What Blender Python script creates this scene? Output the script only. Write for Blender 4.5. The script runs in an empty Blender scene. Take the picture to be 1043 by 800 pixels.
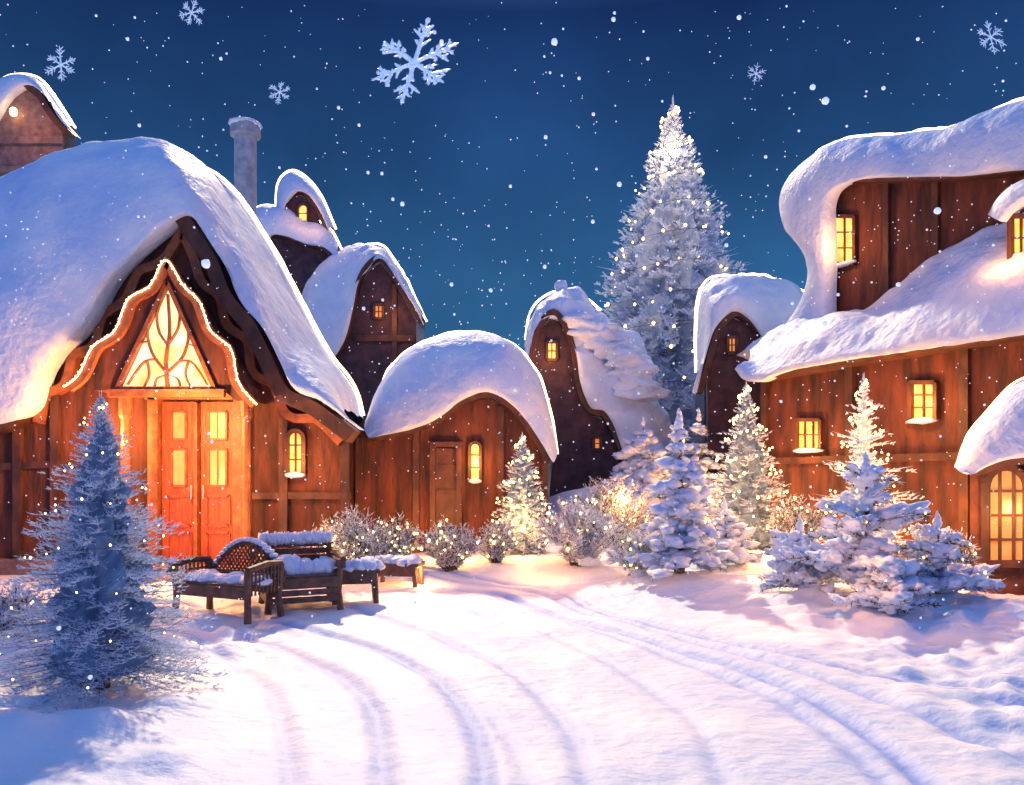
import bpy, bmesh, math, random
import numpy as np
from mathutils import Vector, noise
random.seed(7)
R = math.radians
F=811.0; CX=521.5; HY=480.0; CH=1.7
C = bpy.context.scene.collection
def U(a,b): return random.uniform(a,b)
def P(px,py,Y): return Vector(((px-CX)/F*Y, Y, CH+(HY-py)/F*Y))
def GY(py): return CH*F/(py-HY)

# ---------------- materials ----------------
def newmat(name):
    m=bpy.data.materials.new(name); m.use_nodes=True
    nt=m.node_tree; return m,nt,nt.nodes['Principled BSDF']
def mat(name,c1,c2,scale=4,rough=.7,bump=.3,bscale=20,stretch=(1,1,1),emit=None,es=0,bdist=.02,detail=5,attr=None,attrcol=None,transl=0):
    m,nt,b=newmat(name); n=nt.nodes; l=nt.links
    tc=n.new('ShaderNodeTexCoord'); mp=n.new('ShaderNodeMapping'); mp.inputs['Scale'].default_value=stretch
    l.new(tc.outputs['Object'],mp.inputs['Vector'])
    t=n.new('ShaderNodeTexNoise'); t.inputs['Scale'].default_value=scale; t.inputs['Detail'].default_value=detail
    l.new(mp.outputs[0],t.inputs['Vector'])
    r=n.new('ShaderNodeValToRGB'); r.color_ramp.elements[0].position=.32; r.color_ramp.elements[1].position=.68
    r.color_ramp.elements[0].color=(*c1,1); r.color_ramp.elements[1].color=(*c2,1)
    l.new(t.outputs['Fac'],r.inputs['Fac']); col=r.outputs[0]
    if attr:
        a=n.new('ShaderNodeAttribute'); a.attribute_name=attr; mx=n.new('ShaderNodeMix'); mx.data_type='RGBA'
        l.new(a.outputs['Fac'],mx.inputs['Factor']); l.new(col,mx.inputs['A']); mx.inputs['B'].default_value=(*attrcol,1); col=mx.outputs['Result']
    l.new(col,b.inputs['Base Color'])
    b.inputs['Roughness'].default_value=rough
    if bump:
        t2=n.new('ShaderNodeTexNoise'); t2.inputs['Scale'].default_value=bscale; t2.inputs['Detail'].default_value=6
        l.new(mp.outputs[0],t2.inputs['Vector'])
        bp=n.new('ShaderNodeBump'); bp.inputs['Strength'].default_value=bump; bp.inputs['Distance'].default_value=bdist
        l.new(t2.outputs['Fac'],bp.inputs['Height']); l.new(bp.outputs[0],b.inputs['Normal'])
    if es:
        b.inputs['Emission Color'].default_value=(*emit,1); b.inputs['Emission Strength'].default_value=es
    if transl:
        tr=n.new('ShaderNodeBsdfTranslucent'); l.new(col,tr.inputs['Color']); ms=n.new('ShaderNodeMixShader'); ms.inputs[0].default_value=transl
        l.new(b.outputs[0],ms.inputs[1]); l.new(tr.outputs[0],ms.inputs[2]); l.new(ms.outputs[0],n['Material Output'].inputs['Surface'])
    return m
def glowmat(name,c1,c2,s,scale=5):
    m,nt,b=newmat(name); n=nt.nodes; l=nt.links
    tc=n.new('ShaderNodeTexCoord'); t=n.new('ShaderNodeTexNoise'); t.inputs['Scale'].default_value=scale
    l.new(tc.outputs['Object'],t.inputs['Vector'])
    r=n.new('ShaderNodeValToRGB'); r.color_ramp.elements[0].position=.35; r.color_ramp.elements[1].position=.65
    r.color_ramp.elements[0].color=(*c1,1); r.color_ramp.elements[1].color=(*c2,1)
    l.new(t.outputs['Fac'],r.inputs['Fac']); l.new(r.outputs[0],b.inputs['Emission Color'])
    b.inputs['Base Color'].default_value=(.3,.2,.1,1); b.inputs['Roughness'].default_value=.25
    b.inputs['Emission Strength'].default_value=s
    return m
M={}
M['snow']=mat('snow',(.48,.63,.92),(.84,.88,.95),.9,.6,.7,7,bdist=.06)  # bluer noise patches put the roofs' blue shading into the snow colour
M['ground']=mat('snow_ground',(.64,.71,.89),(.88,.88,.90),.8,.6,.7,8,stretch=(1,1.3,1),bdist=.03,attr='rut',attrcol=(.30,.43,.80))  # ruts' blue shade mixed into the colour, along with packed icy snow
M['frost']=mat('frost',(.66,.79,.97),(.93,.96,.98),6,.5,0,transl=.45)
M['needle']=mat('needle',(.10,.19,.34),(.28,.42,.62),8,.7,0,transl=.25)
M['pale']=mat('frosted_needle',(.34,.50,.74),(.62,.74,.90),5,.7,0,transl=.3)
M['bark']=mat('bark',(.06,.04,.035),(.13,.09,.065),8,.9,.5,20)
M['wall']=mat('timber_wall',(.026,.008,.008),(.15,.038,.020),1.3,.8,.7,3.5,stretch=(3.5,3.5,.8),bdist=.05)
M['wall2']=mat('plaster_wall',(.07,.022,.018),(.20,.065,.04),3,.85,.8,8,bdist=.04)
M['dusk']=mat('weathered_wall',(.028,.017,.032),(.09,.042,.052),3,.85,.8,8,bdist=.04)
M['stone']=mat('rosy_stone',(.15,.085,.09),(.30,.18,.17),5,.85,.8,9,bdist=.05)
M['board']=mat('dark_board',(.035,.012,.009),(.11,.036,.02),5,.6,.5,12,stretch=(1,1,.6))
M['trim']=mat('orange_trim',(.17,.045,.017),(.34,.11,.036),7,.5,.4,20)
M['door']=mat('red_door',(.26,.038,.018),(.45,.09,.028),5,.45,.4,9,stretch=(5,5,.6))
M['metal']=mat('chimney_metal',(.20,.25,.34),(.36,.42,.52),6,.5,.4,15)
M['bench']=mat('bench_wood',(.06,.028,.022),(.16,.075,.05),9,.55,.4,25)
M['flake']=mat('ice_crystal',(.45,.65,.9),(.85,.93,1),25,.25,.6,60,emit=(.45,.65,.95),es=.3)  # crystals get a slight added glow of their own
M['speck']=mat('snow_speck',(.8,.88,1),(.9,.95,1),3,.6,0,emit=(.7,.82,1),es=.45)  # small glow added so the specks stand out against the dark
M['pane']=glowmat('lit_pane',(1,.30,.035),(1,.64,.14),1.9,5)
M['cream']=glowmat('cream_pane',(1,.48,.12),(1,.88,.55),1.6,3)
M['amber']=glowmat('amber_glass',(.85,.16,.03),(1,.34,.07),.85,3)
M['bulb']=glowmat('warm_bulb',(1,.50,.12),(1,.70,.28),12)
M['glow_tube']=glowmat('warm_tube_glow',(1,.58,.22),(1,.80,.48),6,3)  # glow shared by the added rim tubes and the gable light string

# ---------------- mesh builder ----------------
def tpl(n):
    bm=bmesh.new(); bmesh.ops.create_icosphere(bm,subdivisions=n,radius=1)
    r=([v.co.copy() for v in bm.verts],[tuple(v.index for v in f.verts) for f in bm.faces]); bm.free(); return r
ICO1,ICO2,ICO3=tpl(1),tpl(2),tpl(3)
def root_loc(o):
    while o.parent: o=o.parent
    return o.location
class MB:
    def __init__(s): s.v=[]; s.f=[]; s.crest=[]
    def add(s,vs,fs):
        b=len(s.v); s.v.extend([tuple(v) for v in vs]); s.f.extend([tuple(i+b for i in f) for f in fs])
    def spike(s,p,d,L,r):
        a=d.cross(Vector((.3,.1,1)))
        if a.length<1e-4: a=Vector((1,0,0))
        a.normalize(); c=d.cross(a)*(.866); b=len(s.v)
        s.v.append(tuple(p+a*r)); s.v.append(tuple(p-a*.5*r+c*r)); s.v.append(tuple(p-a*.5*r-c*r)); s.v.append(tuple(p+d*L))
        s.f+= [(b,b+1,b+3),(b+1,b+2,b+3),(b+2,b,b+3)]
    def ico(s,c,sc,tpl=ICO2,nz=0,rot=None,seed=0,fr=1.5):
        out=[]
        for v in tpl[0]:
            k=1
            if nz:
                q=v*fr+Vector((seed*3.1,seed*1.7,seed)); k=1+nz*(noise.noise(q)+(.35*noise.noise(q*2.6) if tpl is ICO3 else 0))
            w=Vector((v.x*sc[0],v.y*sc[1],v.z*sc[2]))*k
            if rot: w.rotate(rot)
            out.append(w+c)
        s.add(out,tpl[1])
    def tube(s,pts,rad,n=8,cap=True):
        rs=rad if isinstance(rad,(list,tuple)) else [rad]*len(pts); vs=[]; fs=[]
        for i,p in enumerate(pts):
            p=Vector(p); t=(Vector(pts[min(i+1,len(pts)-1)])-Vector(pts[max(i-1,0)])).normalized()
            a=t.cross(Vector((0,0,1))) if abs(t.z)<.95 else t.cross(Vector((1,0,0)))
            a.normalize(); b=t.cross(a)
            for k in range(n):
                th=2*math.pi*k/n; vs.append(p+(a*math.cos(th)+b*math.sin(th))*rs[i])
        for i in range(len(pts)-1):
            for k in range(n): fs.append((i*n+k,i*n+(k+1)%n,(i+1)*n+(k+1)%n,(i+1)*n+k))
        if cap: fs.append(tuple(range(n))[::-1]); fs.append(tuple((len(pts)-1)*n+k for k in range(n)))
        s.add(vs,fs)
    def hexa(s,q0,q1):
        s.add(list(q0)+list(q1),[(0,1,2,3),(7,6,5,4),(0,4,5,1),(1,5,6,2),(2,6,7,3),(3,7,4,0)])
    def box(s,c,sx,sy,sz):
        x,y,z=c; q=lambda zz:[(x-sx/2,y-sy/2,zz),(x+sx/2,y-sy/2,zz),(x+sx/2,y+sy/2,zz),(x-sx/2,y+sy/2,zz)]
        s.hexa(q(z-sz/2),q(z+sz/2))
    def prism(s,front,back):
        n=len(front); s.add(list(front)+list(back),[tuple(range(n)),tuple(range(2*n-1,n-1,-1))]+[(i,i+n,(i+1)%n+n,(i+1)%n) for i in range(n)])
    def build(s,name,m,parent=None,smooth=False,local=False,bevel=0,m2=None,split=0):
        off=Vector((0,0,0)) if (local or parent is None) else root_loc(parent)
        me=bpy.data.meshes.new(name); me.from_pydata([(v[0]-off.x,v[1]-off.y,v[2]-off.z) for v in s.v],[],s.f); me.update()
        if len(s.f)<60000 and not m2:
            b=bmesh.new(); b.from_mesh(me); bmesh.ops.recalc_face_normals(b,faces=b.faces); b.to_mesh(me); b.free()
        if smooth: me.polygons.foreach_set('use_smooth',[True]*len(me.polygons))
        me.materials.append(M[m])
        if m2:
            me.materials.append(M[m2]); me.polygons.foreach_set('material_index',[0 if i<split else 1 for i in range(len(s.f))])
        o=bpy.data.objects.new(name,me); C.objects.link(o)
        if parent: o.parent=parent
        if bevel:
            bv=o.modifiers.new('bevel','BEVEL'); bv.width=bevel; bv.segments=2; bv.limit_method='ANGLE'
        return o
def tag(o,label,cat,group=None):
    o['label']=label; o['category']=cat
    if group: o['group']=group
    return o
def thing(name,label,cat,loc,group=None,rz=0):
    o=bpy.data.objects.new(name,None); C.objects.link(o); o.location=loc; o.rotation_euler=(0,0,rz); o.empty_display_size=.2
    return tag(o,label,cat,group)
def point(loc,e,col=(1,.40,.10),r=.06):
    l=bpy.data.lights.new('warm_lamp','POINT'); l.energy=e; l.color=col; l.shadow_soft_size=r
    o=bpy.data.objects.new('warm_lamp_light',l); C.objects.link(o); o.location=loc; return o

# ---------------- curves ----------------
def resample(pts,n):
    pts=[Vector((p[0],p[1],0)) for p in pts]; d=[]
    q=[pts[0]*2-pts[1]]+pts+[pts[-1]*2-pts[-2]]
    for i in range(1,len(q)-2):
        for k in range(12):
            t=k/12; a,b,c,e=q[i-1],q[i],q[i+1],q[i+2]
            d.append(.5*((2*b)+(c-a)*t+(2*a-5*b+4*c-e)*t*t+(3*b-a-3*c+e)*t**3))
    d.append(pts[-1]); L=[0]
    for i in range(1,len(d)): L.append(L[-1]+(d[i]-d[i-1]).length)
    out=[];j=0
    for k in range(n):
        s=L[-1]*k/(n-1)
        while j<len(L)-2 and L[j+1]<s: j+=1
        u=(s-L[j])/max(1e-6,L[j+1]-L[j]); p=d[j].lerp(d[j+1],min(1,u)); out.append((p.x,p.y))
    return out
class Plane:
    def __init__(s,pa,ya,pb=None,yb=None):
        if pb is None: pb,yb=pa+100,ya
        s.A=Vector(((pa-CX)/F*ya,ya,0)); B=Vector(((pb-CX)/F*yb,yb,0)); s.d=(B-s.A).normalized(); s.n=Vector((s.d.y,-s.d.x,0))
    def pt(s,px,py,off=0):
        r=Vector(((px-CX)/F,1,0)); t=s.A.dot(s.n)/r.dot(s.n)
        return Vector((r.x*t,t,CH+(HY-py)/F*t))+s.n*off
    def shift(s,o):
        q=Plane(0,1); q.d=s.d; q.n=s.n; q.A=s.A+s.n*o; return q
def snow_loft(inner,outer,pin,pout,back=(0,3),n=80,nr=16,amp=.07,under=.35,seed=0,pw=1.0,drop=1.2,xyz=False):
    """snow blanket: a rounded lip that starts under the eave and curves back to the ridge"""
    I=[pin.pt(x,y) for x,y in resample(inner,n)]; O=[pout.pt(x,y) for x,y in resample(outer,n)]
    rings=[[p-pin.n*under+Vector((0,0,.04)) for p in I]]
    nn=Vector((0,-1,0)) if xyz else pin.n
    for k in range(nr+1):
        a=math.pi/2*(k/nr)**pw; u=math.sin(a); v=1-math.cos(a); rg=[]
        for i,o in zip(I,O):
            df=o-i; dn=nn*df.dot(nn); dp=df-dn; rg.append(i+dp*u+dn*v)
        rings.append(rg)
    for k in range(1,6):
        t=k/5; rings.append([o+Vector((back[0]*t,back[1]*t,-drop*t*t)) for o in O])
    m=MB(); vs=[]
    for j,rg in enumerate(rings):
        for p in rg:
            w=min(1,j/2); q=p*.55+Vector((seed*7,0,0)); k=noise.noise(q)+.45*noise.noise(q*2.7)+.22*noise.noise(q*6)+.1*noise.noise(q*13)-.12
            vs.append(p+Vector((0,-.5,.75))*k*amp*w*(0.6 if j>nr else 1))
    m.crest=vs[nr*n:(nr+1)*n]
    fs=[(j*n+i,j*n+i+1,(j+1)*n+i+1,(j+1)*n+i) for j in range(len(rings)-1) for i in range(n-1)]
    last=(len(rings)-1)*n; c=sum((Vector(v) for v in vs[last:]),Vector())/n; c.z-=1.5; vs.append(c)
    fs+=[(last+i,last+i+1,len(vs)-1) for i in range(n-1)]
    m.add(vs,fs); return m
def glow_tube(parent,pts,r,outward=.03,center=None):  # added glowing tube that puts a warm rim glow along a snow crest
    c=center or sum((Vector(p) for p in pts),Vector())/len(pts)
    q=[]
    for p in pts:
        d=Vector((p.x-c.x,0,p.z-c.z)); d.normalize(); q.append(Vector(p)+d*(outward+r*.9)+Vector((0,-.03,.02)))
    m=MB(); m.tube(q,r,6); return m.build('added_rim_glow','glow_tube',parent,smooth=True)
def band(m,plane,pts,w,o0,o1,n=60):
    q=resample(pts,n); V=[]
    for i,(x,y) in enumerate(q):
        a=q[max(0,i-1)]; b=q[min(n-1,i+1)]; tx,ty=b[0]-a[0],b[1]-a[1]; L=math.hypot(tx,ty); nx,ny=-ty/L,tx/L
        V+=[plane.pt(x,y,o1),plane.pt(x+nx*w,y+ny*w,o1),plane.pt(x+nx*w,y+ny*w,o0),plane.pt(x,y,o0)]
    fs=[(4*i+k,4*i+(k+1)%4,4*i+4+(k+1)%4,4*i+4+k) for i in range(n-1) for k in range(4)]+[(0,1,2,3),(4*n-1,4*n-2,4*n-3,4*n-4)]
    m.add(V,fs)
def wall(plane,pts,back,off=0):
    m=MB(); f=[plane.pt(x,y,off) for x,y in pts]; b=Vector((back[0],back[1],0)); m.prism(f,[p+b for p in f]); return m
def bar(m,pl,a,b,w,o0,o1):
    A=pl.pt(*a); B=pl.pt(*b); t=(B-A).normalized(); s=t.cross(pl.n).normalized()*w/2
    m.hexa([A-s+pl.n*o0,A+s+pl.n*o0,A+s+pl.n*o1,A-s+pl.n*o1],[B-s+pl.n*o0,B+s+pl.n*o0,B+s+pl.n*o1,B-s+pl.n*o1])
def onebar(name,mt,par,pl,a,b,w,o0,o1):
    m=MB(); bar(m,pl,a,b,w,o0,o1); return m.build(name,mt,par)
def window(parent,pl,cx,cy,w,h,name='window',arch=False,glass='pane',cols=2,rows=3,fw=.07,snow=True,off=0):
    """w,h in photo pixels"""
    x0,x1,y0,y1=cx-w/2,cx+w/2,cy-h/2,cy+h/2
    if arch:
        pts=[(x0,y1)]+[(cx-w/2*math.cos(math.pi*k/12),y0+w/2-w/2*math.sin(math.pi*k/12)) for k in range(13)]+[(x1,y1)]
    else: pts=[(x0,y1),(x0,y0),(x1,y0),(x1,y1)]
    m=MB()
    for i in range(len(pts)): bar(m,pl,pts[i],pts[(i+1)%len(pts)],fw,off,off+.11)
    for k in range(1,cols): x=x0+w*k/cols; bar(m,pl,(x,y0+1),(x,y1),fw*.4,off+.03,off+.07)
    for k in range(1,rows): y=y0+h*k/rows; bar(m,pl,(x0,y),(x1,y),fw*.35,off+.032,off+.066)
    fr=m.build(name,'board',parent)
    g=MB(); g.prism([pl.pt(x,y,off+.02) for x,y in pts],[pl.pt(x,y,off+.004) for x,y in pts]); g.build('pane',glass,fr)
    if snow:
        s=MB(); c=pl.pt(cx,y1+1,off+.09); sc=(pl.pt(x1,y1)-pl.pt(x0,y1)).length*.62
        s.ico(c,(sc,.11,.055),nz=.3,seed=cx,rot=pl.d.to_track_quat('X','Z')); s.build('sill_snow','snow',fr,smooth=True)
    return fr
def light_string(parent,path,bulbpts,r,wr):
    m=MB()
    if len(path)>1: m.tube(path,wr,4)
    sp=len(m.f)
    for p in bulbpts: k=U(.6,1.3)*r; m.ico(p,(k,k,k*1.2),ICO1)
    return m.build('light_string','board',parent,m2='bulb',split=sp)

# ---------------- ground ----------------
RUTS=[[(400,588),(470,590),(560,603),(640,628),(740,655),(860,682),(960,700),(1080,728)],
 [(415,594),(500,606),(600,632),(700,664),(800,700),(890,748),(975,815)],
 [(425,596),(510,611),(610,640),(700,674),(790,712),(860,756),(930,815)],
 [(330,610),(400,632),(470,660),(530,690),(580,740),(600,815)],
 [(262,625),(340,646),(410,672),(465,712),(490,760),(492,815)],
 [(225,640),(290,660),(350,690),(385,735),(390,815)],
 [(420,590),(520,600),(620,626),(720,657),(820,688),(920,722),(1043,768)],
 [(400,600),(480,622),(570,650),(650,690),(710,740),(745,815)],
 [(290,632),(370,655),(440,686),(500,730),(530,780),(540,815)],
 [(195,655),(250,682),(285,725),(300,815)],
 [(440,592),(560,608),(680,636),(800,664),(900,684),(1080,706)]]
RD=[1,1.15,.7,.6,.9,.7,.8,.4,.4,.5,.5]
RW=[]
for r in RUTS:
    q=resample(r,50); RW.append([((x-CX)/F*GY(y),GY(y)) for x,y in q])
MOUNDS=[(-3.6,6.2,1.0,.18),(-4.6,7.5,1.4,.3),(-2.6,5.1,.3,.13),(-2.95,4.75,.35,.15),(-3.4,4.9,.5,.18),(-2.35,5.6,.3,.10),(-2.0,4.6,.22,.07),(-3.9,5.5,.4,.14),(4.3,9.4,1.5,.28),(5.6,8.6,1.2,.22),(2.4,11.4,1.0,.22),(3.2,10.6,.8,.14),(-1.6,13.8,2.0,.2),(1.5,13.8,1.8,.28),(-3.9,11,1.6,.12),(6.6,10.2,1.2,.2),(4.2,13,2,.35),(1.2,18,2.5,1.1),(3.0,17.5,2,.8),(4.6,7.2,.5,.1),(5.2,6.2,.6,.12)]
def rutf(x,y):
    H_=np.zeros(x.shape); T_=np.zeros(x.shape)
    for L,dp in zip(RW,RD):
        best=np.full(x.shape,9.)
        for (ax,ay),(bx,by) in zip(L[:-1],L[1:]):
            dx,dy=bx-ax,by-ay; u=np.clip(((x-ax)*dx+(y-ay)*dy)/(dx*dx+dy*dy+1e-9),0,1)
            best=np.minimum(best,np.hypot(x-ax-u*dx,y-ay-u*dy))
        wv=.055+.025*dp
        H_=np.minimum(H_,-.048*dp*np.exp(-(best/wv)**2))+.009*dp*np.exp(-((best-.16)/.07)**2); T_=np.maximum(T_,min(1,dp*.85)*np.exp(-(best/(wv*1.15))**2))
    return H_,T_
def gz(x,y):
    x=np.asarray(x,float); y=np.asarray(y,float); z=np.zeros_like(x)
    t=np.clip((y-20)/26,0,1); z+=4.6*t*t*(3-2*t)
    for mx,my,r,h in MOUNDS: z+=h*np.exp(-((x-mx)**2+(y-my)**2)/(r*r)*1.6)
    return z
def g(x,y): return float(gz([x],[y])[0])
def axis(a,b,f0,f1,fine,co):
    l=list(np.arange(f0,f1,fine)); s=fine; v=f0
    while v>a: s=min(co,s*1.25); v-=s; l.insert(0,v)
    s=fine; v=l[-1]
    while v<b: s=min(co,s*1.2); v+=s; l.append(v)
    return l
xs=axis(-90,90,-5.2,8,.036,4); ys=axis(-12,110,3.8,12.8,.036,4)
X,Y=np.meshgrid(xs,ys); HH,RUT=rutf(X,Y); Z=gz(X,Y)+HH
nx,ny=len(xs),len(ys); vs=[]
for j in range(ny):
    for i in range(nx):
        x,y,z=X[j,i],Y[j,i],Z[j,i]
        k=.06*noise.noise((x*.6,y*.6,1))+.022*noise.noise((x*1.9,y*1.9,5))+.008*noise.noise((x*5,y*5,5))
        side=max(0,min(1,(abs(x+.1-.05*y)-2.2)/1.2)); side*= 1 if y<14 else .3
        if side>0: k+=side*(.11*noise.noise((x*1.9,y*1.9,8))+.06*noise.noise((x*4.2,y*4.2,3))+.02*noise.noise((x*9,y*9,3)))
        vs.append((x,y,z+k))
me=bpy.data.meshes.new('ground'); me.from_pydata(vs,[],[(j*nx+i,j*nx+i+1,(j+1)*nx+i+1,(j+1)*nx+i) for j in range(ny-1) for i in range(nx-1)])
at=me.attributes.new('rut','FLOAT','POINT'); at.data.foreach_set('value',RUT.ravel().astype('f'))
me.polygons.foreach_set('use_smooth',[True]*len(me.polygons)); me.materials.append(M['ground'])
gr=bpy.data.objects.new('ground',me); C.objects.link(gr); gr['kind']='structure'

# ---------------- left cottage ----------------
pl=Plane(0,13.0)
cot=thing('gabled_cottage','large timber cottage with red double doors and a glowing triangular window under deep snow','cottage',pl.pt(190,586.1))
innerL=[(-160,446),(-60,440),(0,430),(28,416),(40,378),(62,352),(88,324),(106,288),(130,260),(158,236),(190,217),(214,246),(232,274),(244,304),(268,334),(285,368),(300,398),(328,412),(366,440)]
outerL=[(-260,240),(-120,226),(0,204),(60,184),(110,171),(165,164),(212,174),(244,200),(280,256),(310,312),(336,361),(362,398),(370,426)]
wp=[(-160,600),(-160,436),(0,422),(36,408),(50,380),(94,326),(134,266),(190,226),(212,254),(238,298),(280,372),(296,402),(326,418),(357,436),(357,600)]
wall(pl,wp,(-1.35,6)).build('wall','wall',cot)
rf=MB(); band(rf,pl,innerL,14,-.1,.42,110); rf=rf.build('roof','board',cot)
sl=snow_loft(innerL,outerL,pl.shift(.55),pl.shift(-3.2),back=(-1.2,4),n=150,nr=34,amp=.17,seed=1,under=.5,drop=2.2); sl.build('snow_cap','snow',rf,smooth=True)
glow_tube(rf,[p for p in sl.crest if p.x>-9.2],.03,.02,Vector((-7,0,2)))
wb=MB(); band(wb,pl,[(38,430),(48,400),(66,390),(76,360),(96,350),(106,320),(128,304),(142,276),(166,264),(188,236),(204,262),(212,286),(230,302),(238,330),(258,346),(264,378),(284,390),(298,420),(326,424),(352,448)],9,.0,.14,130); wb.build('bargeboard','trim',cot)
pg=pl.shift(.75)
po=wall(pg,[(96,398),(80,392),(84,378),(172,272),(252,392),(256,408),(240,408),(228,398),(221,398),(172,286),(118,398)],(0,.74)).build('porch_gable','wall',cot)
GC=[(70,392),(84,380),(98,352),(120,336),(134,304),(156,290),(172,264),(190,290),(206,306),(218,336),(238,354),(246,388),(264,410)]
tb=MB(); band(tb,pg,GC,9,0,.1,90); bar(tb,pg,(112,401),(230,401),.12,.004,.09); tb.build('gable_trim','trim',po)
m=MB(); m.tube([pg.pt(x,y+3,.12) for x,y in resample(GC,80)],.010,6)
sp_=len(m.f)
for x,y in resample(GC,85): m.ico(pg.pt(x+U(-1,1),y+3+U(-1,1),.125),(.016,)*3,ICO1)
m.build('light_string','glow_tube',po,m2='bulb',split=sp_)
fw=MB(); T=[(120,396),(171,288),(219,396)]
for a,b in ((0,1),(1,2),(2,0)): bar(fw,pg,T[a],T[b],.06,-.06,.05)
def limb(pts,w):
    q=resample(pts,8)
    for i,(a,b) in enumerate(zip(q[:-1],q[1:])): bar(fw,pg,a,b,w*(1-.07*i),-.03,.03+.0005*i)
limb([(171,396),(169,366),(173,338),(171,300)],.045)
for pts,w in [([(170,380),(156,362),(150,340),(153,326)],.032),([(170,380),(186,364),(192,344),(190,328)],.032),([(171,352),(162,338),(160,320),(165,306)],.026),([(172,350),(181,336),(183,320),(178,308)],.026),
    ([(160,366),(148,368),(138,380),(130,392)],.026),([(181,368),(194,368),(204,380),(211,392)],.026),([(152,348),(144,350),(138,362)],.022),([(191,350),(199,354),(204,366)],.022),([(150,368),(152,382),(146,396)],.022),([(192,368),(189,382),(195,396)],.022),([(157,396),(160,386),(170,382)],.02),([(184,396),(181,386),(171,382)],.02)]: limb(pts,w)
fw=fw.build('triangular_window','trim',po)
g_=MB(); g_.prism([pg.pt(x,y,-.05) for x,y in T],[pg.pt(x,y,-.07) for x,y in T]); g_.build('pane','cream',fw)
for x in (124,248):
    m=MB(); a=pg.pt(x,404,-.12); b=pg.pt(x,586,-.12); b.z=-.05; m.tube([a,a.lerp(b,.1),a.lerp(b,.12),b],[.1,.1,.07,.075],10); m.build('porch_post','trim',cot)
df=MB(); y1=584
for a,b,w in [((162,404),(162,y1),.16),((247,404),(247,y1),.14),((154,402),(254,402),.2),((205,412),(205,y1),.05)]: bar(df,pl,a,b,w,.0,.24)
df.build('door_frame','trim',cot)
for k,(x0,x1) in enumerate(((168,203),(207,242))):
    m=MB(); f=[pl.pt(x,y,.1) for x,y in ((x0,y1),(x0,410),(x1,410),(x1,y1))]; m.prism(f,[p+Vector((0,.08,0)) for p in f])
    cxx=(x0+x1)/2
    for (ya,yb) in ((505,535),(542,572)):
        for a,b in (((x0+6,ya),(x1-6,ya)),((x1-6,ya),(x1-6,yb)),((x1-6,yb),(x0+6,yb)),((x0+6,yb),(x0+6,ya))): bar(m,pl,a,b,.05,.1,.135)
    d=m.build('door','door',cot)
    for (ya,yb) in ((420,448),(458,495)):
        gl=MB(); w=9 if k else 7; q=[(cxx-w,yb),(cxx-w,ya),(cxx+w,ya),(cxx+w,yb)]; gl.prism([pl.pt(x,y,.115) for x,y in q],[pl.pt(x,y,.101) for x,y in q]); gl.build('glass','pane' if (k and ya<450) else 'amber',d)
        fm=MB()
        for i in range(4): bar(fm,pl,q[i],q[(i+1)%4],.035,.1,.14)
        if k: bar(fm,pl,(cxx,ya),(cxx,yb),.02,.102,.13)
        fm.build('glass_frame','trim',d)
    h=MB(); xx=x1-4 if k==0 else x0+4; h.tube([pl.pt(xx,494,.17),pl.pt(xx,508,.17)],.014,8); h.build('door_handle','metal',d)
st=MB()
for i,(w,dp,zt) in enumerate(((2.3,1.1,.08),(1.9,.7,.2))):
    c=pl.pt(205,586); st.box((c.x,13-dp/2+.01*i,zt/2),w,dp,zt)
st.build('door_step','stone',cot,bevel=.02)
window(cot,pl,302,461,17,44,arch=True,cols=2,rows=3,off=.0)
for x,yt in {290:398,352:440,58:392,20:416}.items(): onebar('timber_post','board',cot,pl,(x,yt),(x,586),.13,.0,.09)
onebar('cross_beam','board',cot,pl,(258,505),(357,505),.11,.0,.07); onebar('cross_beam','board',cot,pl,(-100,480),(122,470),.11,.0,.07)
onebar('stone_plinth','stone',cot,pl,(258,580),(358,580),.35,.0,.12); onebar('stone_plinth','stone',cot,pl,(-150,580),(118,580),.35,.0,.12)
ch=MB(); s=18.6/F
ch.tube([P(250,235,18.6),P(250,140,18.6),P(250,139,18.6),P(250,128,18.6)],[11*s,11*s,15*s,15*s],16); chm=ch.build('chimney','metal',rf,smooth=False)
sn=MB(); sn.ico(P(250,128,18.6),(16*s,16*s,6*s),nz=.2,seed=3); sn.build('chimney_snow','snow',chm,smooth=True)

# ---------------- generic small house ----------------
def house(name,label,pxc,Y,inner,outer,wallpts,back,dY,wallm='wall',amp=.12,seed=0,lip=.3,boardw=6,n=80,drop=1.2,cat='house',t=None,wn='wall',rn='roof',rp=.03):
    p=Plane(0,Y); t=t or thing(name,label,cat,(P(pxc,400,Y).x,Y,g(P(pxc,400,Y).x,Y)))
    wall(p,wallpts,back).build(wn,wallm,t)
    r=MB(); band(r,p,inner,boardw,-.1,lip*.7,60); r=r.build(rn,'board',t)
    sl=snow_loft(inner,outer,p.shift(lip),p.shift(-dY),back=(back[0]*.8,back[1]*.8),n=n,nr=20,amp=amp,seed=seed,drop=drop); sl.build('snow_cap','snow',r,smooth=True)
    if rp: glow_tube(r,sl.crest,rp,.02)
    return t,p
inner=[(376,445),(400,440),(425,434),(448,424),(470,408),(497,400),(522,412),(542,436),(563,470)]
outer=[(381,430),(388,401),(400,378),(420,357),(450,345),(488,343),(522,354),(546,380),(559,418),(566,462)]
dc,dp=house('domed_cottage','low cottage under one rounded dome of snow with a narrow lit window',460,15.5,inner,outer,[(335,590),(335,442),(388,438),(430,432),(470,412),(497,406),(522,418),(540,440),(558,464),(558,590)],(0,4),2.0,seed=2,amp=.16,cat='cottage',n=110,rp=.026)
window(dc,dp,484,470,11,38,arch=True,cols=1,rows=3,fw=.06)
m=MB()
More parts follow.
